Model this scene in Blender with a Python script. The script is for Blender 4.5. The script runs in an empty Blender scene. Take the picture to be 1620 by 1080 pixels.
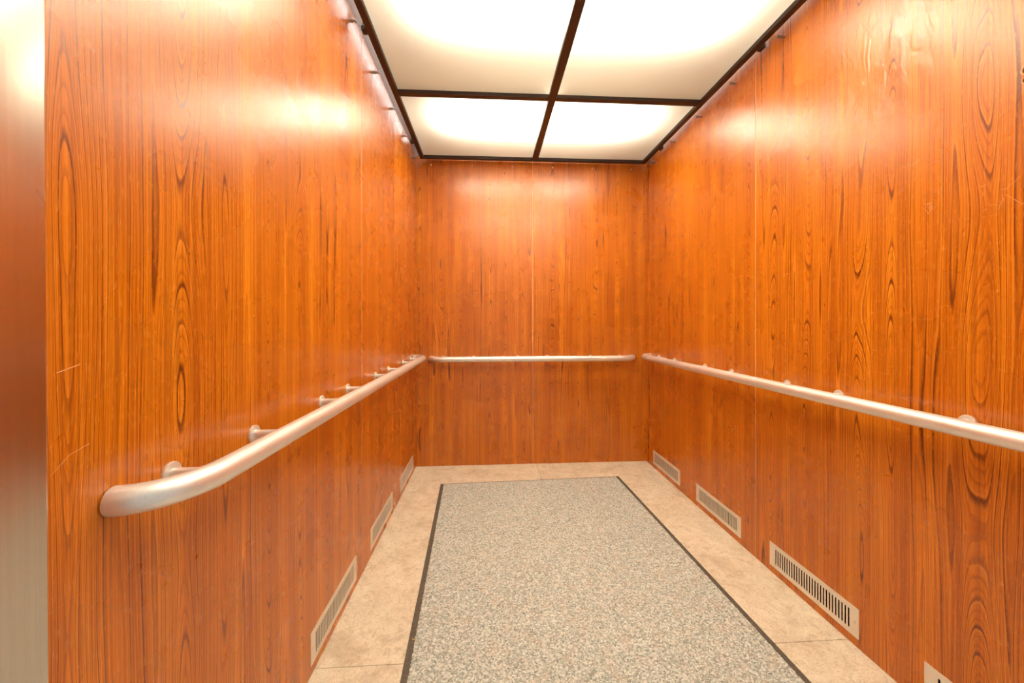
import bpy, bmesh, math, random
import numpy as np
from mathutils import Vector, Matrix

random.seed(7)
R = math.radians
SC = bpy.context.scene
COL = SC.collection

# ------------------------------------------------------------------ camera
CAMZ = 1.10
cam_d = bpy.data.cameras.new('camera')
cam_d.sensor_fit = 'HORIZONTAL'
cam_d.sensor_width = 36.0
cam_d.lens = 599.93 / 1620 * 36.0
cam_d.shift_y = -(540 - 510.58) / 1620
cam_d.clip_start = 0.02
cam = bpy.data.objects.new('camera', cam_d)
COL.objects.link(cam)
cam.location = (0, 0, CAMZ)
cam.rotation_mode = 'YXZ'
cam.matrix_world = (Matrix.Translation((0, 0, CAMZ)) @ Matrix.Rotation(-0.0608, 4, 'Z')
                    @ Matrix.Rotation(math.pi / 2 - 0.0033, 4, 'X') @ Matrix.Rotation(-0.0014, 4, 'Z'))
SC.camera = cam

# ------------------------------------------------------------------ world (the lobby behind the open doorway), exposure
world = bpy.data.worlds.new('lobby_light')
SC.world = world
world.use_nodes = True
world.node_tree.nodes['Background'].inputs[0].default_value = (1.0, 0.93, 0.84, 1)
world.node_tree.nodes['Background'].inputs[1].default_value = 0.25
TUBE_POWER = 7.6      # watts of each lamp above the panels
EDGE_POWER = 0.35  # watts of each unseen lamp added to brighten the wall tops
SC.view_settings.view_transform = 'Standard'
SC.view_settings.look = 'None'
SC.view_settings.exposure = 1.15
SC.view_settings.gamma = 1.0
SC.view_settings.use_curve_mapping = False
SC.cycles.use_denoising = True
SC.cycles.max_bounces = 10
SC.cycles.diffuse_bounces = 5
SC.cycles.caustics_refractive = False
SC.cycles.sample_clamp_indirect = 4.0
SC.cycles.use_guiding = True
SC.cycles.transmission_bounces = 6

# ------------------------------------------------------------------ room measures (metres)
XL, XR, YB = -0.5533, 1.2375, 2.9169      # wood faces
YF = 0.463                                # inner face of the cab front
ZT = CAMZ + 1.2585                        # top edge of the wood panels
ZC = CAMZ + 1.215                         # underside of the hung ceiling frame
ZROOF = 2.60
CAV = 0.05                                # wood face to steel shell

# ------------------------------------------------------------------ helpers
def link(o, parent=None):
    COL.objects.link(o)
    if parent is not None:
        o.parent = parent
    return o

def tag(o, label=None, cat=None, group=None, kind=None):
    if label: o['label'] = label
    if cat: o['category'] = cat
    if group: o['group'] = group
    if kind: o['kind'] = kind
    return o

def empty(name, loc=(0, 0, 0)):
    o = bpy.data.objects.new(name, None)
    o.empty_display_size = 0.05
    o.location = loc
    return link(o)

def mesh_of(bm, name, smooth=None):
    bmesh.ops.recalc_face_normals(bm, faces=bm.faces)
    me = bpy.data.meshes.new(name)
    bm.to_mesh(me); bm.free()
    if smooth is not None:
        for p in me.polygons: p.use_smooth = True
        me.set_sharp_from_angle(angle=R(smooth))
    return me

def obj(name, me, mat, parent=None, loc=None):
    if isinstance(me, bmesh.types.BMesh):
        me = mesh_of(me, name)
    if mat is not None and not me.materials:
        me.materials.append(mat)
    o = bpy.data.objects.new(name, me)
    if loc is not None: o.location = loc
    return link(o, parent)

def local(bm, parent):
    """world-built bmesh into the parent's local space (parents are unrotated)"""
    bmesh.ops.translate(bm, verts=bm.verts, vec=-Vector(parent.location))
    return bm

def lamp_light(name, loc, rot, sx, sy, power, parent):
    d = bpy.data.lights.new(name, 'AREA'); d.shape = 'RECTANGLE'; d.size = sx; d.size_y = sy
    d.energy = power; d.color = (1.0, 0.965, 0.91)
    o = bpy.data.objects.new(name, d); o.location = loc; o.rotation_euler = rot
    return link(o, parent)

def box(bm, lo, hi, bevel=0.0, seg=2):
    lo = Vector(lo); hi = Vector(hi)
    r = bmesh.ops.create_cube(bm, size=1.0)
    vs = r['verts']
    for v in vs:
        v.co = Vector((lo[i] + (v.co[i] + 0.5) * (hi[i] - lo[i]) for i in range(3)))
    if bevel > 0:
        es = list({e for v in vs for e in v.link_edges})
        bmesh.ops.bevel(bm, geom=es, offset=bevel, segments=seg, profile=0.5, affect='EDGES')
    return bm

def newbox(lo, hi, bevel=0.0, seg=2):
    return box(bmesh.new(), lo, hi, bevel, seg)

def lathe(bm, profile, origin, axis, n=24):
    """profile: list of (radius, height along axis)"""
    axis = Vector(axis).normalized()
    a = axis.orthogonal().normalized(); b = axis.cross(a)
    o = Vector(origin); rings = []
    for r, h in profile:
        if r < 1e-6:
            rings.append([bm.verts.new(o + axis * h)])
        else:
            rings.append([bm.verts.new(o + axis * h + (a * math.cos(2 * math.pi * k / n) + b * math.sin(2 * math.pi * k / n)) * r) for k in range(n)])
    for p, q in zip(rings, rings[1:]):
        for k in range(n):
            j = (k + 1) % n
            if len(p) == 1 and len(q) == 1: continue
            if len(p) == 1: bm.faces.new((p[0], q[k], q[j]))
            elif len(q) == 1: bm.faces.new((p[k], p[j], q[0]))
            else: bm.faces.new((p[k], p[j], q[j], q[k]))
    return bm

def tube(bm, pts, r, n=24, cap=True):
    pts = [Vector(p) for p in pts]
    up = Vector((0, 0, 1)); rings = []
    for i, p in enumerate(pts):
        t = (pts[min(i + 1, len(pts) - 1)] - pts[max(i - 1, 0)]).normalized()
        a = t.cross(up).normalized(); b = a.cross(t)
        rings.append([bm.verts.new(p + (a * math.cos(2 * math.pi * k / n) + b * math.sin(2 * math.pi * k / n)) * r) for k in range(n)])
    for p, q in zip(rings, rings[1:]):
        for k in range(n):
            j = (k + 1) % n
            bm.faces.new((p[k], p[j], q[j], q[k]))
    if cap:
        bm.faces.new(rings[0]); bm.faces.new(rings[-1])
    return bm

# ------------------------------------------------------------------ node helper
class NT:
    def __init__(self, name):
        self.m = bpy.data.materials.new(name); self.m.use_nodes = True
        self.t = self.m.node_tree; self.n = self.t.nodes
        self.b = self.n['Principled BSDF']
    def node(self, ty, **kw):
        x = self.n.new(ty)
        for k, v in kw.items(): setattr(x, k, v)
        return x
    def set(self, sock, v):
        if isinstance(v, bpy.types.NodeSocket): self.t.links.new(v, sock)
        elif isinstance(v, (tuple, list)) and sock.type == 'RGBA' and len(v) == 3: sock.default_value = (*v, 1)
        else: sock.default_value = v
    def math(self, op, a, b=0.0, c=0.0, clamp=False):
        x = self.node('ShaderNodeMath', operation=op); x.use_clamp = clamp
        for s, v in zip(x.inputs, (a, b, c)): self.set(s, v)
        return x.outputs[0]
    def sep(self):
        tc = self.node('ShaderNodeTexCoord'); s = self.node('ShaderNodeSeparateXYZ')
        self.t.links.new(tc.outputs['Object'], s.inputs[0])
        return tc.outputs['Object'], s.outputs
    def comb(self, x, y, z=0.0):
        c = self.node('ShaderNodeCombineXYZ')
        for s, v in zip(c.inputs, (x, y, z)): self.set(s, v)
        return c.outputs[0]
    def noise(self, vec=None, w=None, scale=1.0, detail=2.0, rough=0.5, dims='3D', dist=0.0):
        x = self.node('ShaderNodeTexNoise', noise_dimensions=dims)
        if vec is not None: self.set(x.inputs['Vector'], vec)
        if w is not None: self.set(x.inputs['W'], w)
        self.set(x.inputs['Scale'], scale); self.set(x.inputs['Detail'], detail)
        self.set(x.inputs['Roughness'], rough); self.set(x.inputs['Distortion'], dist)
        return x.outputs['Fac']
    def ramp(self, fac, stops, interp='LINEAR'):
        x = self.node('ShaderNodeValToRGB'); x.color_ramp.interpolation = interp
        self.set(x.inputs[0], fac)
        el = x.color_ramp.elements
        while len(el) < len(stops): el.new(0.5)
        for e, (p, c) in zip(el, stops):
            e.position = p; e.color = (*c, 1) if len(c) == 3 else c
        return x.outputs[0]
    def maprange(self, v, a, b, c, d, smooth=False):
        x = self.node('ShaderNodeMapRange'); x.interpolation_type = 'SMOOTHSTEP' if smooth else 'LINEAR'
        for s, k in zip(x.inputs[:5], (v, a, b, c, d)): self.set(s, k)
        return x.outputs[0]
    def mix(self, f, a, b, blend='MIX'):
        x = self.node('ShaderNodeMix', data_type='RGBA', blend_type=blend)
        self.set(x.inputs[0], f); self.set(x.inputs[6], a); self.set(x.inputs[7], b)
        return x.outputs[2]
    def bump(self, h, strength=0.2, dist=0.001, normal=None):
        x = self.node('ShaderNodeBump'); self.set(x.inputs['Height'], h)
        self.set(x.inputs['Strength'], strength); self.set(x.inputs['Distance'], dist)
        if normal is not None: self.set(x.inputs['Normal'], normal)
        self.t.links.new(x.outputs[0], self.b.inputs['Normal']); return x.outputs[0]
    def p(self, **kw):
        for k, v in kw.items(): self.set(self.b.inputs[k.replace('_', ' ')], v)
        return self.m

def plain(name, col, rough=0.5, metal=0.0, spec=0.5, noise_scale=60.0, amt=0.06):
    m = NT(name); oc, s = m.sep()
    n = m.noise(oc, scale=noise_scale, detail=3)
    f = m.maprange(n, 0.3, 0.7, 1 - amt, 1 + amt)
    v = m.node('ShaderNodeVectorMath', operation='SCALE')
    v.inputs[0].default_value = col; m.set(v.inputs['Scale'], f)
    return m.p(Base_Color=v.outputs[0], Roughness=rough, Metallic=metal, Specular_IOR_Level=spec)

# ------------------------------------------------------------------ materials
def wood(name, axis, seed, freq=6.2, bulge=None):
    """cherry laminate: contour lines of a warped height field, so peaks give cathedral arches and slopes straight grain"""
    m = NT(name); oc, s = m.sep()
    u = m.math('ADD', s[axis], seed * 3.37); v = s[2]
    vo = m.node('ShaderNodeTexVoronoi', voronoi_dimensions='1D', feature='F1')
    m.set(vo.inputs['W'], m.math('MULTIPLY_ADD', m.noise(m.comb(m.math('MULTIPLY', u, 3.0), m.math('MULTIPLY', v, 0.9)), scale=1.0, detail=1.0, dims='2D'), 0.05, u))
    vo.inputs['Scale'].default_value = freq; vo.inputs['Randomness'].default_value = 0.75
    cid = m.node('ShaderNodeSeparateColor'); m.set(cid.inputs[0], vo.outputs['Color'])
    d2 = m.math('POWER', m.math('DIVIDE', vo.outputs['Distance'], freq), 2.0)                  # squared distance to the heart of a flame, m2
    core = m.math('SQRT', m.math('ADD', d2, 0.00012))
    env = m.math('EXPONENT', m.math('MULTIPLY', d2, -520.0))
    flame = m.noise(m.comb(m.math('MULTIPLY', u, 1.5), m.math('MULTIPLY', v, 1.25), m.math('MULTIPLY', cid.outputs[0], 37.0)), scale=1.0, detail=0.7, rough=0.45)
    wob = m.noise(m.comb(m.math('MULTIPLY', u, 34.0), m.math('MULTIPLY', v, 4.0)), scale=1.0, detail=2.0, dims='2D')
    F = m.math('MULTIPLY', core, 64.0)
    F = m.math('MULTIPLY_ADD', m.math('MULTIPLY', flame, env), m.math('MULTIPLY_ADD', cid.outputs[1], 10.0, 17.0), F)
    F = m.math('MULTIPLY_ADD', m.noise(w=u, scale=22.0, detail=0.5, dims='1D'), 1.6, F)
    F = m.math('MULTIPLY_ADD', wob, 0.28, F)
    t = m.math('FRACT', F)
    # ring: slow darkening then a sharp late-wood line
    line = m.maprange(t, 0.74, 0.93, 0.0, 1.0, True)
    cut = m.maprange(t, 0.94, 1.0, 1.0, 0.0)
    line = m.math('MULTIPLY', line, cut)
    lm = m.noise(m.comb(m.math('MULTIPLY', u, 9.0), m.math('MULTIPLY', v, 2.2), m.math('FLOOR', F)), scale=1.0, detail=1.0)
    line = m.math('MULTIPLY', line, m.maprange(lm, 0.38, 0.60, 0.30, 1.0))
    t2 = m.math('FRACT', m.math('MULTIPLY', F, 3.0))
    line2 = m.maprange(t2, 0.55, 0.92, 0.0, 1.0, True)
    lite = m.math('MULTIPLY', m.maprange(t, 0.0, 0.16, 1.0, 0.0, True), m.maprange(lm, 0.4, 0.65, 0.0, 1.0))
    # fine straight streaks and pores
    st = m.noise(m.comb(m.math('MULTIPLY', u, 210.0), m.math('MULTIPLY', v, 1.3)), scale=1.0, detail=3.0, rough=0.65, dims='2D')
    band = m.noise(m.comb(m.math('MULTIPLY', u, 16.0), m.math('MULTIPLY', v, 0.7)), scale=1.0, detail=2.0, dims='2D')
    pore = m.noise(m.comb(m.math('MULTIPLY', u, 420.0), m.math('MULTIPLY', v, 42.0)), scale=1.0, detail=2.0, dims='2D')
    base = m.ramp(band, [(0.28, (0.47, 0.112, 0.002)), (0.55, (0.60, 0.163, 0.003)), (0.75, (0.72, 0.222, 0.006))])
    c = m.mix(m.maprange(st, 0.46, 0.64, 0.0, 0.5), base, (0.26, 0.050, 0.003))
    c = m.mix(m.maprange(st, 0.42, 0.28, 0.0, 0.4), c, (0.80, 0.28, 0.03))
    c = m.mix(m.math('MULTIPLY', line2, 0.45), c, (0.24, 0.045, 0.003))
    c = m.mix(m.math('MULTIPLY', lite, 0.42), c, (0.85, 0.32, 0.045))
    c = m.mix(m.math('MULTIPLY', line, 0.95), c, (0.12, 0.018, 0.002))
    c = m.mix(m.maprange(pore, 0.60, 0.75, 0.0, 0.30), c, (0.85, 0.34, 0.06))
    rough = m.maprange(m.noise(oc, scale=7.0, detail=4), 0.3, 0.7, 0.25, 0.31)
    h = m.math('MULTIPLY_ADD', line, -0.4, pore)
    nb = None
    if bulge:
        # wrinkled laminate that has lifted a little around one spot
        vm = m.node('ShaderNodeVectorMath', operation='DISTANCE'); m.set(vm.inputs[0], oc); vm.inputs[1].default_value = bulge
        msk = m.maprange(vm.outputs['Value'], 0.05, 0.26, 1.0, 0.0, True)
        wr = m.noise(m.comb(m.math('MULTIPLY', u, 26.0), m.math('MULTIPLY', v, 11.0)), scale=1.0, detail=2.5, dims='2D', dist=0.6)
        b = m.node('ShaderNodeBump'); m.set(b.inputs['Height'], m.math('MULTIPLY', wr, msk))
        b.inputs['Strength'].default_value = 0.55; b.inputs['Distance'].default_value = 0.006; nb = b.outputs[0]
    m.bump(h, 0.10, 0.0006, nb)
    return m.p(Base_Color=c, Roughness=rough, Specular_IOR_Level=0.62)

def steel(name, col, rough, stretch, amt=0.12, bump=0.05, metal=1.0):
    m = NT(name); oc, s = m.sep()
    mp = m.node('ShaderNodeVectorMath', operation='MULTIPLY'); m.set(mp.inputs[0], oc); mp.inputs[1].default_value = stretch
    n = m.noise(mp.outputs[0], scale=1.0, detail=3, rough=0.7)
    f = m.maprange(n, 0.3, 0.7, 1 - amt, 1 + amt)
    v = m.node('ShaderNodeVectorMath', operation='SCALE'); v.inputs[0].default_value = col; m.set(v.inputs['Scale'], f)
    sm = m.noise(oc, scale=9.0, detail=4)
    if bump > 0: m.bump(n, bump, 0.0005)
    return m.p(Base_Color=v.outputs[0], Metallic=metal, Roughness=m.maprange(sm, 0.3, 0.7, rough * 0.92, rough * 1.1))

def vinyl_mat():
    m = NT('vinyl_stone'); oc, s = m.sep()
    a = m.noise(oc, scale=7.0, detail=6, rough=0.68, dist=0.8)
    b = m.noise(oc, scale=38.0, detail=4, rough=0.7, dist=1.2)
    g = m.noise(oc, scale=190.0, detail=2)
    c = m.ramp(a, [(0.30, (0.52, 0.43, 0.31)), (0.48, (0.68, 0.60, 0.47)), (0.70, (0.78, 0.71, 0.58))])
    c = m.mix(m.maprange(b, 0.50, 0.68, 0.0, 0.6), c, (0.40, 0.32, 0.23))
    c = m.mix(m.maprange(b, 0.42, 0.28, 0.0, 0.4), c, (0.80, 0.74, 0.60))
    c = m.mix(m.maprange(g, 0.52, 0.70, 0.0, 0.5), c, (0.36, 0.28, 0.19))
    m.bump(g, 0.08, 0.0004)
    return m.p(Base_Color=c, Roughness=0.42, Specular_IOR_Level=0.4)

def carpet_mat():
    m = NT('carpet_flecked'); oc, s = m.sep()
    v = m.node('ShaderNodeTexVoronoi', feature='F1'); m.set(v.inputs['Vector'], oc); v.inputs['Scale'].default_value = 210.0
    sp = m.node('ShaderNodeSeparateColor'); m.set(sp.inputs[0], v.outputs['Color'])
    n = m.noise(oc, scale=330.0, detail=2)
    mixv = m.math('MULTIPLY_ADD', n, 0.7, m.math('MULTIPLY', sp.outputs[0], 0.6))
    c = m.ramp(mixv, [(0.28, (0.155, 0.16, 0.145)), (0.48, (0.325, 0.345, 0.315)), (0.66, (0.415, 0.435, 0.405)), (0.92, (0.65, 0.67, 0.62))])
    big = m.noise(oc, scale=22.0, detail=3)
    c = m.mix(m.maprange(big, 0.50, 0.70, 0.0, 0.30), c, (0.50, 0.38, 0.29))
    c = m.mix(m.maprange(sp.outputs[1], 0.93, 0.97, 0.0, 0.4), c, (0.55, 0.37, 0.27))
    return m.p(Base_Color=c, Roughness=0.95, Specular_IOR_Level=0.1)

def diffuser_mat():
    m = NT('cream_acrylic_diffuser'); oc, s = m.sep()
    n = m.noise(oc, scale=240.0, detail=2)
    c = m.ramp(n, [(0.3, (0.91, 0.86, 0.69)), (0.7, (0.95, 0.90, 0.74))])
    tr = m.node('ShaderNodeBsdfTranslucent'); m.set(tr.inputs['Color'], c)
    m.p(Base_Color=c, Roughness=0.45)
    mx = m.node('ShaderNodeMixShader'); mx.inputs[0].default_value = 0.72
    m.t.links.new(m.b.outputs[0], mx.inputs[1]); m.t.links.new(tr.outputs[0], mx.inputs[2])
    m.t.links.new(mx.outputs[0], m.n['Material Output'].inputs['Surface'])
    return m.m

def tube_mat(power):
    m = NT('fluorescent_tube_glow'); oc, s = m.sep()
    n = m.noise(oc, scale=30.0)
    return m.p(Base_Color=(0.9, 0.9, 0.9), Emission_Color=m.ramp(n, [(0.3, (1.0, 0.95, 0.87)), (0.7, (1.0, 0.96, 0.89))]), Emission_Strength=power)

M = dict(
    wl=wood('cherry_laminate_side', 1, 1.0),
    wr=wood('cherry_laminate_opposite', 1, 4.0, bulge=(XR, 1.13, 1.93)),
    wb=wood('cherry_laminate_back', 0, 7.0),
    shell=plain('painted_steel_shell', (0.50, 0.42, 0.43), 0.5),
    dark=plain('dark_cavity_metal', (0.025, 0.022, 0.02), 0.6),
    bronze=plain('dark_bronze_frame', (0.035, 0.020, 0.016), 0.45, amt=0.15),
    rail=steel('satin_aluminium_rail', (0.84, 0.82, 0.79), 0.44, (260, 14, 260), 0.05, 0.03, 0.78),
    post=steel('satin_steel_post', (0.80, 0.77, 0.73), 0.36, (60, 300, 300), 0.05, 0.03, 0.7),
    plate=steel('brushed_vent_steel', (0.84, 0.79, 0.71), 0.50, (30, 30, 500), 0.06, 0.03, 0.75),
    screw=steel('screw_steel', (0.78, 0.74, 0.68), 0.28, (90, 90, 90), 0.08, 0.03),
    stud=steel('dull_stud_steel', (0.40, 0.36, 0.33), 0.35, (90, 90, 90), 0.08, 0.03),
    column=steel('brushed_stainless_column', (0.60, 0.54, 0.485), 0.25, (160, 160, 2.5), 0.07, 0.0),
    vinyl=vinyl_mat(), carpet=carpet_mat(),
    rubber=plain('dark_rubber_edge', (0.10, 0.088, 0.070), 0.6, amt=0.25, noise_scale=90),
    diff=diffuser_mat(), glow=tube_mat(2.0), glow2=tube_mat(2.0),
    white=plain('white_enamel', (0.50, 0.485, 0.465), 0.5),
    seam=plain('pale_seam_filler', (0.80, 0.50, 0.22), 0.5),
    scratch=plain('bare_scratch', (0.72, 0.33, 0.12), 0.6),
    straw=plain('straw_fleck', (0.85, 0.60, 0.16), 0.7),
)

# ------------------------------------------------------------------ floor
floor = empty('floor'); tag(floor, 'beige mottled stone-pattern vinyl floor of the lift cab', kind='structure')
YS, XS = 1.236, 0.368      # seams
yfront = -0.35
for (x0, x1, y0, y1) in ((XL - 0.03, XS, YS, YB + 0.03), (XS, XR + 0.03, YS, YB + 0.03), (XL - 0.03, XS, YF - 0.2, YS), (XS, XR + 0.03, YF - 0.2, YS)):
    g = 0.0008
    bm = newbox((x0 + g, y0 + g, -0.004), (x1 - g, y1 - g, 0.0), 0.0006, 1)
    obj('vinyl_sheet', bm, M['vinyl'], floor)
obj('subfloor', newbox((XL - CAV - 0.02, YF - 0.2, -0.05), (XR + CAV + 0.02, YB + CAV + 0.02, -0.0042)), M['dark'], floor)

# ------------------------------------------------------------------ vents: rows of four on each side wall
VZ0, VZ1 = 0.030, 0.132
V_FAR = [2.790 - 0.5955 * i for i in range(4)]
V_LEN = 0.404
HOLE_IN = 0.014

def panel_with_holes(axis, face, out, u0, u1, z0, z1, holes, thick=0.018, bev=0.0012):
    """flat wood sheet; axis 0: face at x, runs along y; axis 1: face at y, runs along x. out = +1/-1 direction into the room"""
    bm = bmesh.new()
    us = sorted({u0, u1, *[h[0] for h in holes], *[h[1] for h in holes]})
    zs = sorted({z0, z1, *[h[2] for h in holes], *[h[3] for h in holes]})
    def inside(a, b): return any(h[0] < a < h[1] and h[2] < b < h[3] for h in holes)
    def P(u, z, d): return (face - out * d, u, z) if axis == 0 else (u, face - out * d, z)
    vf = {}
    def V(u, z, d):
        k = (round(u, 5), round(z, 5), d)
        if k not in vf: vf[k] = bm.verts.new(P(u, z, d))
        return vf[k]
    cells = {(i, j): not inside((us[i] + us[i + 1]) / 2, (zs[j] + zs[j + 1]) / 2) for i in range(len(us) - 1) for j in range(len(zs) - 1)}
    for (i, j), on in cells.items():
        if not on: continue
        a, b, c, d = us[i], us[i + 1], zs[j], zs[j + 1]
        for dep in (0.0, thick):
            bm.faces.new((V(a, c, dep), V(b, c, dep), V(b, d, dep), V(a, d, dep)))
        for (di, dj, e) in ((-1, 0, ((a, c), (a, d))), (1, 0, ((b, c), (b, d))), (0, -1, ((a, c), (b, c))), (0, 1, ((a, d), (b, d)))):
            if not cells.get((i + di, j + dj), False):
                (p, q) = e
                bm.faces.new((V(*p, 0.0), V(*q, 0.0), V(*q, thick), V(*p, thick)))
    bmesh.ops.recalc_face_normals(bm, faces=bm.faces)
    ed = []
    for e in bm.edges:
        if all(abs((v.co[0 if axis == 0 else 1]) - face) < 1e-6 for v in e.verts) and len(e.link_faces) == 2:
            if abs(e.link_faces[0].normal.dot(e.link_faces[1].normal)) < 0.5: ed.append(e)
    bmesh.ops.bevel(bm, geom=ed, offset=bev, segments=2, profile=0.5, affect='EDGES')
    return bm

holes_side = [(f - V_LEN + HOLE_IN, f - HOLE_IN, VZ0 + 0.009, VZ1 - 0.009) for f in V_FAR]
G = 0.0014
SEAM = 1.692
wall_left = empty('wall_left'); tag(wall_left, 'cherry wood laminate side wall that meets the stainless column', kind='structure')
wall_right = empty('wall_right'); tag(wall_right, 'cherry wood laminate side wall facing the stainless column', kind='structure')
wall_back = empty('wall_back'); tag(wall_back, 'cherry wood laminate back wall of two panels', kind='structure')
for (w, face, out, mat, near) in ((wall_left, XL, 1, M['wl'], YF + 0.001), (wall_right, XR, -1, M['wr'], YF + 0.001)):
    for (a, b) in ((near, SEAM - G), (SEAM + G, YB - 0.0005)):
        hs = [h for h in holes_side if h[0] > a and h[1] < b]
        obj('wood_panel', panel_with_holes(0, face, out, a, b, 0.0005, ZT, hs), mat, w)
    x0, x1 = sorted((face - out * CAV, face - out * (CAV + 0.02)))
    obj('steel_shell', newbox((x0, YF - 0.15, 0), (x1, YB + CAV + 0.02, ZROOF)), M['shell'], w)
SEAMB = 0.339
for (w, face, out) in ((wall_left, XL, 1), (wall_right, XR, -1)):
    x0, x1 = sorted((face - out * 0.0007, face - out * 0.010))
    obj('seam_filler', newbox((x0, SEAM - 0.0014, 0.002), (x1, SEAM + 0.0014, ZT - 0.001)), M['seam'], w)
obj('seam_filler', newbox((SEAMB - 0.0014, YB + 0.0007, 0.002), (SEAMB + 0.0014, YB + 0.010, ZT - 0.001)), M['seam'], wall_back)
for (a, b) in ((XL - 0.018, SEAMB - G), (SEAMB + G, XR + 0.018)):
    obj('wood_panel', panel_with_holes(1, YB, -1, a, b, 0.0005, ZT, []), M['wb'], wall_back)
obj('steel_shell', newbox((XL - CAV, YB + CAV, 0), (XR + CAV, YB + CAV + 0.02, ZROOF)), M['shell'], wall_back)

# roof of the cab above the hung frame
ceiling = empty('ceiling'); tag(ceiling, 'white painted steel roof of the lift cab above the hung light frame', kind='structure')
obj('roof_sheet', newbox((XL - CAV - 0.02, YF - 0.15, ZROOF), (XR + CAV + 0.02, YB + CAV + 0.02, ZROOF + 0.02)), M['white'], ceiling)

# front of the cab: stainless returns either side of the open doorway
wall_front = empty('wall_front'); tag(wall_front, 'brushed stainless front of the lift cab beside the open doorway', kind='structure')
obj('return_column', mesh_of(newbox((XL - CAV, YF - 0.15, 0.001), (-0.50, YF, ZROOF - 0.002), 0.004, 3), 'return_column', 40), M['column'], wall_front)
obj('return_column', mesh_of(newbox((0.72, YF - 0.15, 0.001), (XR + CAV, YF, ZROOF - 0.002), 0.004, 3), 'return_column', 40), M['column'], wall_front)
obj('header', mesh_of(newbox((-0.499, YF - 0.15, 2.12), (0.719, YF, ZROOF - 0.002), 0.003, 2), 'header', 40), M['column'], wall_front)

# daylight from the lobby enters through this doorway (sampling portal for the world light)
pl = bpy.data.lights.new('doorway_portal', 'AREA'); pl.shape = 'RECTANGLE'; pl.size = 1.22; pl.size_y = 2.12; pl.cycles.is_portal = True
po = link(bpy.data.objects.new('doorway_portal', pl)); po.location = (0.11, YF - 0.14, 1.06); po.rotation_euler = (R(90), 0, 0)

# wall studs in a row under the ceiling frame
def stud(parent, p, ax):
    bm = bmesh.new()
    lathe(bm, [(0.0, 0.032), (0.0060, 0.032), (0.0070, 0.030), (0.0070, 0.0255), (0.0040, 0.0245), (0.0040, 0.0200), (0.0062, 0.0190), (0.0062, 0.0020), (0.0080, 0.0015), (0.0080, -0.0005), (0, -0.0005)], p, ax, 16)
    obj('stud', mesh_of(bm, 'stud', 35), M['stud'], parent)
ZS = CAMZ + 1.191
for i in range(4 + 4):
    y = 1.5205 + 0.3107 * (i - 3)
    if YF + 0.05 < y < YB - 0.02:
        stud(wall_left, (XL, y + 0.02, ZS), (1, 0, 0)); stud(wall_right, (XR, y, ZS), (-1, 0, 0))
stud(wall_left, (XL, 2.80, ZS), (1, 0, 0)); stud(wall_right, (XR, 2.79, ZS), (-1, 0, 0))
def dome(parent, p, ax):
    bm = bmesh.new()
    lathe(bm, [(0, 0.0075), (0.0035, 0.0068), (0.0060, 0.0045), (0.0070, 0.0015), (0.0070, -0.0004), (0, -0.0004)], p, ax, 16)
    obj('stud', mesh_of(bm, 'stud', 50), M['screw'], parent)
for i in range(6):
    dome(wall_back, (-0.4377 + 0.3107 * i, YB, ZS), (0, -1, 0))

# worn screw holes with raised rims high on the wall facing the column
def plug(y, z, r):
    bm = bmesh.new()
    lathe(bm, [(0, 0.0006), (r * 0.72, 0.0008), (r * 0.80, 0.0030), (r * 0.92, 0.0032), (r, 0.0)], (XR, y, z), (-1, 0, 0), 24)
    me = mesh_of(bm, 'screw_plug', 50)
    me.materials.append(M['dark']); me.materials.append(M['scratch'])
    for p in me.polygons:
        c = p.center
        if math.hypot(c.y - y, c.z - z) > r * 0.73: p.material_index = 1
    obj('screw_plug', me, None, wall_right)
plug(0.798, 1.678, 0.0135); plug(0.801, 1.655, 0.0085)

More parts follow.
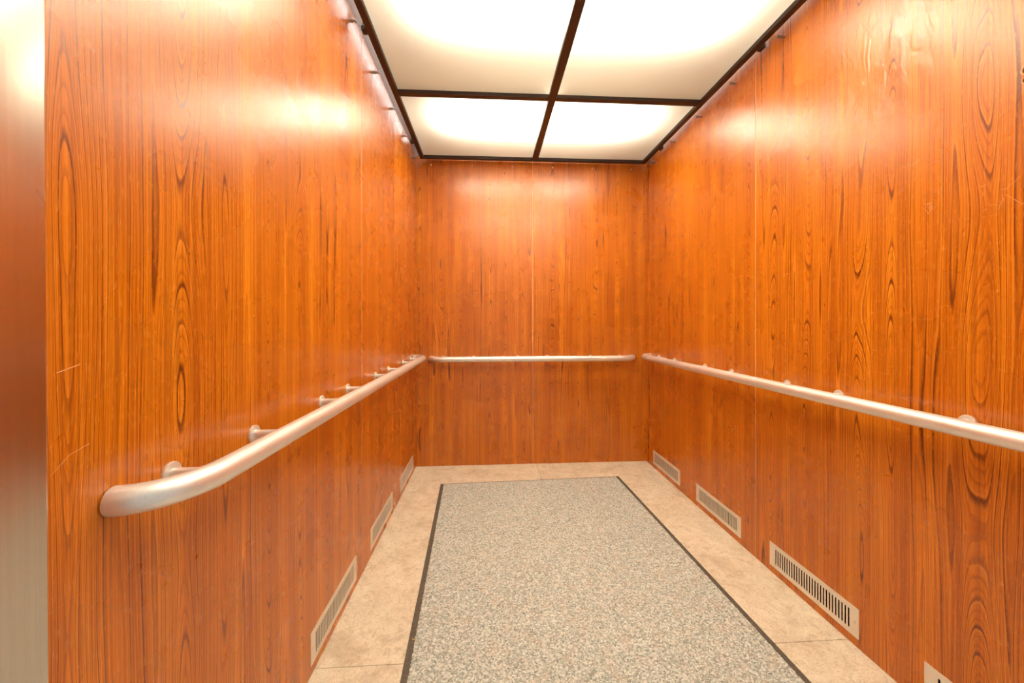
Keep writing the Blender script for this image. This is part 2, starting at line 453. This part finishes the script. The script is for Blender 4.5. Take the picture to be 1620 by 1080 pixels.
# ------------------------------------------------------------------ vents
def vent(face, out, far, label, group):
    t = empty('vent_grille', (face, far - V_LEN / 2, VZ0))
    tag(t, label, 'vent', group)
    w, h = V_LEN, VZ1 - VZ0
    T = 0.0016
    n, pitch, sw, s0, s1 = 28, 0.0123, 0.0058, 0.018, h - 0.018
    bm = bmesh.new()
    def P(u, z, d): return bm.verts.new((out * d, u, z))
    cache = {}
    def V(u, z, d=T):
        k = (round(u, 6), round(z, 6), d)
        if k not in cache: cache[k] = P(u, z, d)
        return cache[k]
    uL = -n * pitch / 2
    def rect(a, b):
        bm.faces.new((V(a, 0), V(b, 0), V(b, h), V(a, h)))
    rect(-w / 2, uL); rect(-uL, w / 2)
    for i in range(n):
        c = uL + (i + 0.5) * pitch; a, b = c - pitch / 2, c + pitch / 2; r = sw / 2
        right = [(c + r * math.cos(k * math.pi / 8), s1 - r + r * math.sin(k * math.pi / 8)) for k in range(0, 5)]   # to top
        left = [(c - r * math.sin(k * math.pi / 8), s1 - r + r * math.cos(k * math.pi / 8)) for k in range(0, 5)]
        mir = lambda q: (q[0], s0 + s1 - q[1])
        R_side = [mir(q) for q in right[::-1]] + right          # bottom -> top
        L_side = left + [mir(q) for q in left[::-1]]            # top -> bottom
        bm.faces.new([V(c, 0), V(b, 0), V(b, h), V(c, h)] + [V(*q) for q in R_side[::-1]])
        bm.faces.new([V(c, 0)] + [V(*q) for q in L_side[::-1]] + [V(c, h), V(a, h), V(a, 0)])
        loop = R_side + L_side[1:-1]
        for q0, q1 in zip(loop, loop[1:] + loop[:1]):
            bm.faces.new((V(*q0), V(*q1), V(*q1, 0.0005), V(*q0, 0.0005)))
    us = [-w / 2] + [v for i in range(n + 1) for v in ([uL + i * pitch] if i in (0, n) else [uL + i * pitch])] + [w / 2]
    us = [-w / 2, uL] + [x for i in range(n) for x in (uL + (i + .5) * pitch, uL + (i + 1) * pitch)] + [w / 2]
    for z in (0, h):
        for a, b in zip(us, us[1:]): bm.faces.new((V(a, z), V(b, z), V(b, z, 0.0), V(a, z, 0.0)))
    for a in (-w / 2, w / 2): bm.faces.new((V(a, 0), V(a, h), V(a, h, 0.0), V(a, 0, 0.0)))
    obj('face_plate', mesh_of(bm, 'face_plate'), M['plate'], t)
    for sgn in (-1, 1):
        bm = bmesh.new()
        lathe(bm, [(0, 0.0012), (0.0012, 0.0012), (0.0013, 0.0022), (0.0030, 0.0020), (0.0042, 0.0008), (0.0044, 0.0)], (out * T, sgn * (w / 2 - 0.014), h / 2), (out, 0, 0), 16)
        obj('screw', mesh_of(bm, 'screw', 40), M['screw'], t)
    # duct behind the slots
    bm = bmesh.new()
    a0, a1, z0, z1 = -w / 2 + HOLE_IN + 0.0005, w / 2 - HOLE_IN - 0.0005, 0.0095, h - 0.0095
    x0, x1 = 0.0, -out * (CAV - 0.003)
    q = [bm.verts.new((x, u, z)) for x in (x0, x1) for (u, z) in ((a0, z0), (a1, z0), (a1, z1), (a0, z1))]
    for k in range(4): bm.faces.new((q[k], q[(k + 1) % 4], q[4 + (k + 1) % 4], q[4 + k]))
    bm.faces.new(q[4:])
    obj('duct', mesh_of(bm, 'duct'), M['dark'], t)
    return t
ordn = ['nearest the back wall', 'second from the back wall', 'third from the back wall', 'fourth from the back wall']
for i, f in enumerate(V_FAR):
    vent(XR, -1, f, 'slotted steel vent in the wall facing the stainless column, ' + ordn[i], 'vents along the wall facing the column')
for i, f in enumerate(V_FAR[:3]):
    vent(XL, 1, f + 0.012, 'slotted steel vent in the wall beside the stainless column, ' + ordn[i], 'vents along the wall beside the column')

# ------------------------------------------------------------------ handrails
RR, OFF, RZ = 0.0215, 0.082, 0.837
def rail_pts(u0, u1, bend=0.075):
    """(u, offset from wall) path with both ends curling back to the wall"""
    pts = []
    for k in range(13):
        a = k / 12 * math.pi / 2
        pts.append((u0 + bend * 1.5 * (1 - math.cos(a)), 0.0006 + (OFF - 0.0006) * math.sin(a)))
    m = pts[-1][0]; e = u1 - bend * 1.5
    for k in range(1, 6): pts.append((m + (e - m) * k / 6, OFF))
    for k in range(12, -1, -1):
        a = k / 12 * math.pi / 2
        pts.append((u1 - bend * 1.5 * (1 - math.cos(a)), 0.0006 + (OFF - 0.0006) * math.sin(a)))
    return pts
def handrail(axis, face, out, u0, u1, posts, label, RZ=RZ):
    def W(u, d, z=RZ): return Vector((face + out * d, u, z)) if axis == 0 else Vector((u, face + out * d, z))
    t = empty('handrail', W((u0 + u1) / 2, 0, RZ)); tag(t, label, 'handrail')
    bm = tube(bmesh.new(), [W(u, d) for u, d in rail_pts(u0, u1)], RR, 32)
    obj('rail', mesh_of(local(bm, t), 'rail', 50), M['rail'], t)
    ax = Vector((out, 0, 0)) if axis == 0 else Vector((0, out, 0))
    for u in posts:
        bm = lathe(bmesh.new(), [(0.0095, 0.004), (0.0095, OFF - RR * 0.55)], W(u, 0), ax, 20)
        p = obj('post', mesh_of(local(bm, t), 'post', 50), M['post'], t)
        bm = lathe(bmesh.new(), [(0, 0.0052), (0.0105, 0.0050), (0.0125, 0.0042), (0.0178, 0.0046), (0.0196, 0.0040), (0.0202, 0.0018), (0.0202, 0.0001), (0, 0.0001)], W(u, 0), ax, 28)
        obj('flange', mesh_of(local(bm, t), 'flange', 40), M['post'], p)
    return t
side_posts = [0.694, 0.927, 1.289, 1.522, 1.884, 2.124, 2.479, 2.712]
handrail(0, XL, 1, 0.592, 2.845, side_posts, 'satin metal handrail along the wall beside the stainless column')
handrail(0, XR, -1, 0.575, 2.835, [p - 0.02 for p in side_posts], 'satin metal handrail along the wall facing the stainless column')
handrail(1, YB, -1, -0.440, 1.123, [-0.345, -0.116, 0.221, 0.451, 0.790, 1.024], 'short satin metal handrail across the back wall', 0.820)

# ------------------------------------------------------------------ hung ceiling frame with light panels
FX0, FX1, FY0, FY1 = -0.5094, 1.207, 0.487, 2.875
FXC, FYC = 0.349, (2.068, 1.275)
BT = 0.022
frame = empty('ceiling_frame', (FXC, (FY0 + FY1) / 2, ZC))
tag(frame, 'dark bronze grid frame hung below the cab roof holding the light panels', 'ceiling frame')
def bar(name, lo, hi):
    return obj(name, mesh_of(local(newbox(lo, hi, 0.002, 1), frame), name), M['bronze'], frame)
EB, CB, XB = 0.029, 0.042, 0.034
bar('edge_bar', (FX0, FY0, ZC), (FX0 + EB, FY1, ZC + BT)); bar('edge_bar', (FX1 - EB, FY0, ZC), (FX1, FY1, ZC + BT))
bar('edge_bar', (FX0 + EB, FY1 - EB, ZC), (FX1 - EB, FY1, ZC + BT)); bar('edge_bar', (FX0 + EB, FY0, ZC), (FX1 - EB, FY0 + EB, ZC + BT))
bar('centre_bar', (FXC - CB / 2, FY0 + EB, ZC + 0.0005), (FXC + CB / 2, FY1 - EB, ZC + BT))
for y in FYC:
    for (xa, xb) in ((FX0 + EB, FXC - CB / 2), (FXC + CB / 2, FX1 - EB)):
        bm = newbox((xa, y - XB / 2, ZC + 0.001), (xb, y + XB / 2, ZC + BT), 0.002, 1)
        box(bm, (xa + 0.004, y - 0.0015, ZC + BT), (xb - 0.004, y + 0.0015, ZC + BT + 0.068))      # unseen upright fin, added to keep tube light off the neighbouring panel row
        obj('cross_bar', mesh_of(local(bm, frame), 'cross_bar'), M['bronze'], frame)
# clips that tie the frame to the shell
for y in (1.625, 2.61):
    for sx, x in ((-1, FX0), (1, FX1)):
        bm = bmesh.new()
        x0, x1 = sorted((x - sx * 0.001, x + sx * 0.018)); box(bm, (x0, y - 0.016, ZC - 0.004), (x1, y + 0.016, ZC + 0.014), 0.0015, 1)
        x0, x1 = sorted((x + sx * 0.010, x + sx * 0.0135)); box(bm, (x0, y - 0.010, ZC + 0.014), (x1, y + 0.010, ZC + 0.075))
        obj('clip', mesh_of(local(bm, frame), 'clip'), M['bronze'], frame)

ys = [FY0 + EB, FYC[1], FYC[0], FY1 - EB]
rowname = ['next to the doorway', 'in the middle row', 'next to the back wall']
for r in range(3):
    for (x0, x1, side) in ((FX0 + EB, FXC - CB / 2, 'on the stainless column side'), (FXC + CB / 2, FX1 - EB, 'away from the stainless column')):
        y0 = ys[r] + (XB / 2 if r else 0); y1 = ys[r + 1] - (XB / 2 if r < 2 else 0)
        m_ = 0.006
        bm = newbox((x0 - m_ , y0 - m_, 0), (x1 + m_, y1 + m_, 0.003))
        bm.normal_update()
        bmesh.ops.delete(bm, geom=[f for f in bm.faces if f.normal.z > 0.9], context='FACES_ONLY')   # shallow moulded tray, open on top
        bmesh.ops.translate(bm, verts=bm.verts, vec=(-(x0 + x1) / 2, -(y0 + y1) / 2, 0))
        o = obj('light_panel', bm, M['diff'], None, ((x0 + x1) / 2, (y0 + y1) / 2, ZC + BT + 0.0003))
        tag(o, 'cream ceiling light panel %s, %s' % (rowname[r], side), 'light panel', 'backlit ceiling light panels')

# fluorescent battens above the panels
ZTUBE = ZC + 0.120
for i, y in enumerate((2.315, 1.43, 0.62)):
    t = empty('fluorescent_lamp', (FXC, y, ZTUBE))
    tag(t, 'fluorescent tube lamp glowing above the ceiling panels ' + ['next to the back wall', 'in the middle row', 'next to the doorway'][i], 'lamp', 'lamps above the ceiling panels')
    obj('housing', newbox((-0.62, -0.110, 0.050), (0.62, 0.110, ZROOF - ZTUBE), 0.004, 1), M['white'], t)
    for ty in (-0.066, 0.066):
        for sx in (-1, 1):
            obj('socket', newbox((sx * 0.606 - 0.009, ty - 0.014, -0.018), (sx * 0.606 + 0.009, ty + 0.014, 0.051), 0.002, 1), M['white'], t)
        bm = tube(bmesh.new(), [(-0.597, ty, 0), (0.597, ty, 0)], 0.013, 12)
        obj('tube', mesh_of(bm, 'tube', 50), M['glow'], t)
        lamp_light('tube_light', (0, ty, -0.0135), (0, 0, 0), 1.19, 0.030, TUBE_POWER, t)

# unseen slim lamps added along both long edges of the frame, shielded from the panels, washing the wall tops through the gap
for sx, x, lab in ((-1, FX0 + 0.014, 'added slim tube lamp along the frame edge above the column side gap'), (1, FX1 - 0.014, 'added slim tube lamp along the frame edge above the opposite gap')):
    t = empty('added_edge_lamp', (x, (FY0 + FY1) / 2, ZC + BT + 0.0005)); tag(t, lab, 'lamp', 'added slim lamps along the frame edges')
    L2 = (FY1 - FY0) / 2 - 0.03
    x0, x1 = sorted((-sx * 0.010, -sx * 0.013))
    obj('reflector', newbox((x0, -L2, 0), (x1, L2, 0.14)), M['white'], t)  # added screen that keeps this lamp's light off the panels
    obj('tube', mesh_of(tube(bmesh.new(), [(0, -L2 + 0.02, 0.085), (0, L2 - 0.02, 0.085)], 0.007, 8), 'tube', 50), M['glow2'], t)
    lamp_light('tube_light', (0, 0, 0.076), (0, R(25) * -sx, 0), 0.014, 2 * L2 - 0.06, EDGE_POWER, t)
    for k in (-1, 1):
        x0, x1 = sorted((-sx * 0.0102, sx * 0.006))
        obj('socket', newbox((x0, k * (L2 - 0.012) - 0.008, 0.075), (x1, k * (L2 - 0.012) + 0.008, 0.095)), M['white'], t)

# ------------------------------------------------------------------ floor mat
MW, ML, MA = 1.245, 1.83, R(2.25)
mat_o = empty('floor_mat', (-0.328, 2.590, 0.0004)); mat_o.rotation_euler = (0, 0, MA)
tag(mat_o, 'grey-beige flecked carpet mat with dark rubber edge on the vinyl floor', 'mat')
E_ = 0.023
def edge_strip(pts_lo, pts_hi):
    bm = bmesh.new()
    a = [bm.verts.new(p) for p in pts_lo]; b = [bm.verts.new(p) for p in pts_hi]
    # low outer edge, sloped top, inner wall
    bm.faces.new((a[0], a[1], b[1], b[0]))
    c = [bm.verts.new((p[0], p[1], 0)) for p in pts_hi]; d = [bm.verts.new((p[0], p[1], 0)) for p in pts_lo]
    bm.faces.new((b[0], b[1], c[1], c[0])); bm.faces.new((a[0], d[0], d[1], a[1])); bm.faces.new((c[0], c[1], d[1], d[0]))
    bm.faces.new((a[0], b[0], c[0], d[0])); bm.faces.new((a[1], d[1], c[1], b[1]))
    return bm
zl, zh = 0.0016, 0.0040
O = [(0, 0), (MW, 0), (MW, -ML), (0, -ML)]; I = [(E_, -E_ * 0.6), (MW - E_, -E_ * 0.6), (MW - E_, -ML + E_), (E_, -ML + E_)]
for k in range(4):
    j = (k + 1) % 4
    obj('rubber_edge', edge_strip([(*O[k], zl), (*O[j], zl)], [(*I[k], zh), (*I[j], zh)]), M['rubber'], mat_o)
# tufted pile as real relief
st = 0.0042
x0, x1, y0, y1 = E_ - 0.001, MW - E_ + 0.001, -ML + E_ - 0.001, -E_ * 0.6 + 0.001
nx, ny = int((x1 - x0) / st) + 1, int((y1 - y0) / st) + 1
rng = np.random.default_rng(3)
gx, gy = np.meshgrid(np.linspace(x0, x1, nx), np.linspace(y0, y1, ny))
jx = rng.uniform(-0.0016, 0.0016, gx.shape); jy = rng.uniform(-0.0016, 0.0016, gx.shape)
gz = 0.0058 + rng.uniform(-0.0011, 0.0011, gx.shape)
gz[0, :] = gz[-1, :] = 0.0042; gz[:, 0] = gz[:, -1] = 0.0042
co = np.stack([gx + jx, gy + jy, gz], -1).reshape(-1, 3)
ii = (np.arange(ny - 1)[:, None] * nx + np.arange(nx - 1)[None, :]).ravel()
quads = np.stack([ii, ii + 1, ii + nx + 1, ii + nx], -1)
me = bpy.data.meshes.new('carpet_pile')
me.vertices.add(len(co)); me.vertices.foreach_set('co', co.ravel())
me.loops.add(quads.size); me.loops.foreach_set('vertex_index', quads.ravel().astype(np.int32))
me.polygons.add(len(quads)); me.polygons.foreach_set('loop_start', (np.arange(len(quads)) * 4).astype(np.int32))
me.update(calc_edges=True); me.validate()
for p in me.polygons: p.use_smooth = True
tag(obj('carpet_pile', me, M['carpet'], mat_o), kind='stuff')

# two straw crumbs caught in the rubber edge
for (x, y, a, L, lab) in ((-0.301, 1.885, 0.1, 0.012, 'tiny yellow straw crumb on the mat edge level with the second vent'), (-0.262, 1.322, -0.6, 0.009, 'tiny pale crumb on the mat edge level with the third vent')):
    bm = bmesh.new()
    tube(bm, [(-L / 2, 0, 0), (0, 0.0008, 0.0006), (L / 2, 0, 0)], 0.0013, 6)
    o = obj('straw_crumb', bm, M['straw'], None, (x, y, 0.0052)); o.rotation_euler = (0, 0, a)
    tag(o, lab, 'crumb')

# ------------------------------------------------------------------ scratches in the laminate
def scratch(parent, face, out, pts, w=0.0007):
    bm = bmesh.new()
    for (a, b) in zip(pts, pts[1:]):
        d = Vector((b[0] - a[0], b[1] - a[1])); n = Vector((-d.y, d.x)).normalized() * w / 2
        q = [(a[0] + n.x, a[1] + n.y), (b[0] + n.x, b[1] + n.y), (b[0] - n.x, b[1] - n.y), (a[0] - n.x, a[1] - n.y)]
        bm.faces.new([bm.verts.new((face + out * 0.00025, u, z)) for u, z in q])
    obj('scratch', bm, M['scratch'], parent)
scratch(wall_left, XL, 1, [(0.512, 0.905), (0.535, 0.925), (0.560, 0.932)])
scratch(wall_left, XL, 1, [(0.520, 1.035), (0.548, 1.043)], 0.0015)
scratch(wall_left, XL, 1, [(1.06, 0.64), (1.075, 0.648)])
# the same pixel-measured scribbles: (y, z) on the wall facing the column
def at_right(px, py):
    yaw, f = 0.0608, 599.93
    xc, zc = (px - 810) / f, -(py - 510.6) / f
    d = (xc * math.cos(yaw) + math.sin(yaw), math.cos(yaw) - xc * math.sin(yaw))
    k = XR / d[0]
    return (d[1] * k, CAMZ + zc * k)
for line_px in (
    [(1460, 327), (1476, 323)], [(1469, 325), (1463, 333), (1468, 341), (1474, 332), (1470, 325)],
    [(1550, 299), (1560, 296)], [(1554, 337), (1561, 333)], [(1565, 328), (1578, 326)],
    [(1584, 303), (1592, 302), (1598, 295), (1606, 290), (1613, 281)], [(1590, 311), (1600, 316), (1610, 322), (1618, 326)],
    [(1585, 311), (1587, 320), (1581, 328), (1579, 336)], [(1552, 305), (1555, 310), (1553, 315)],
    [(1252, 700), (1259, 703)], [(1144, 622), (1147, 616)], [(1572, 1052), (1578, 1058)],
):
    scratch(wall_right, XR, -1, [at_right(*q) for q in line_px], 0.0009)
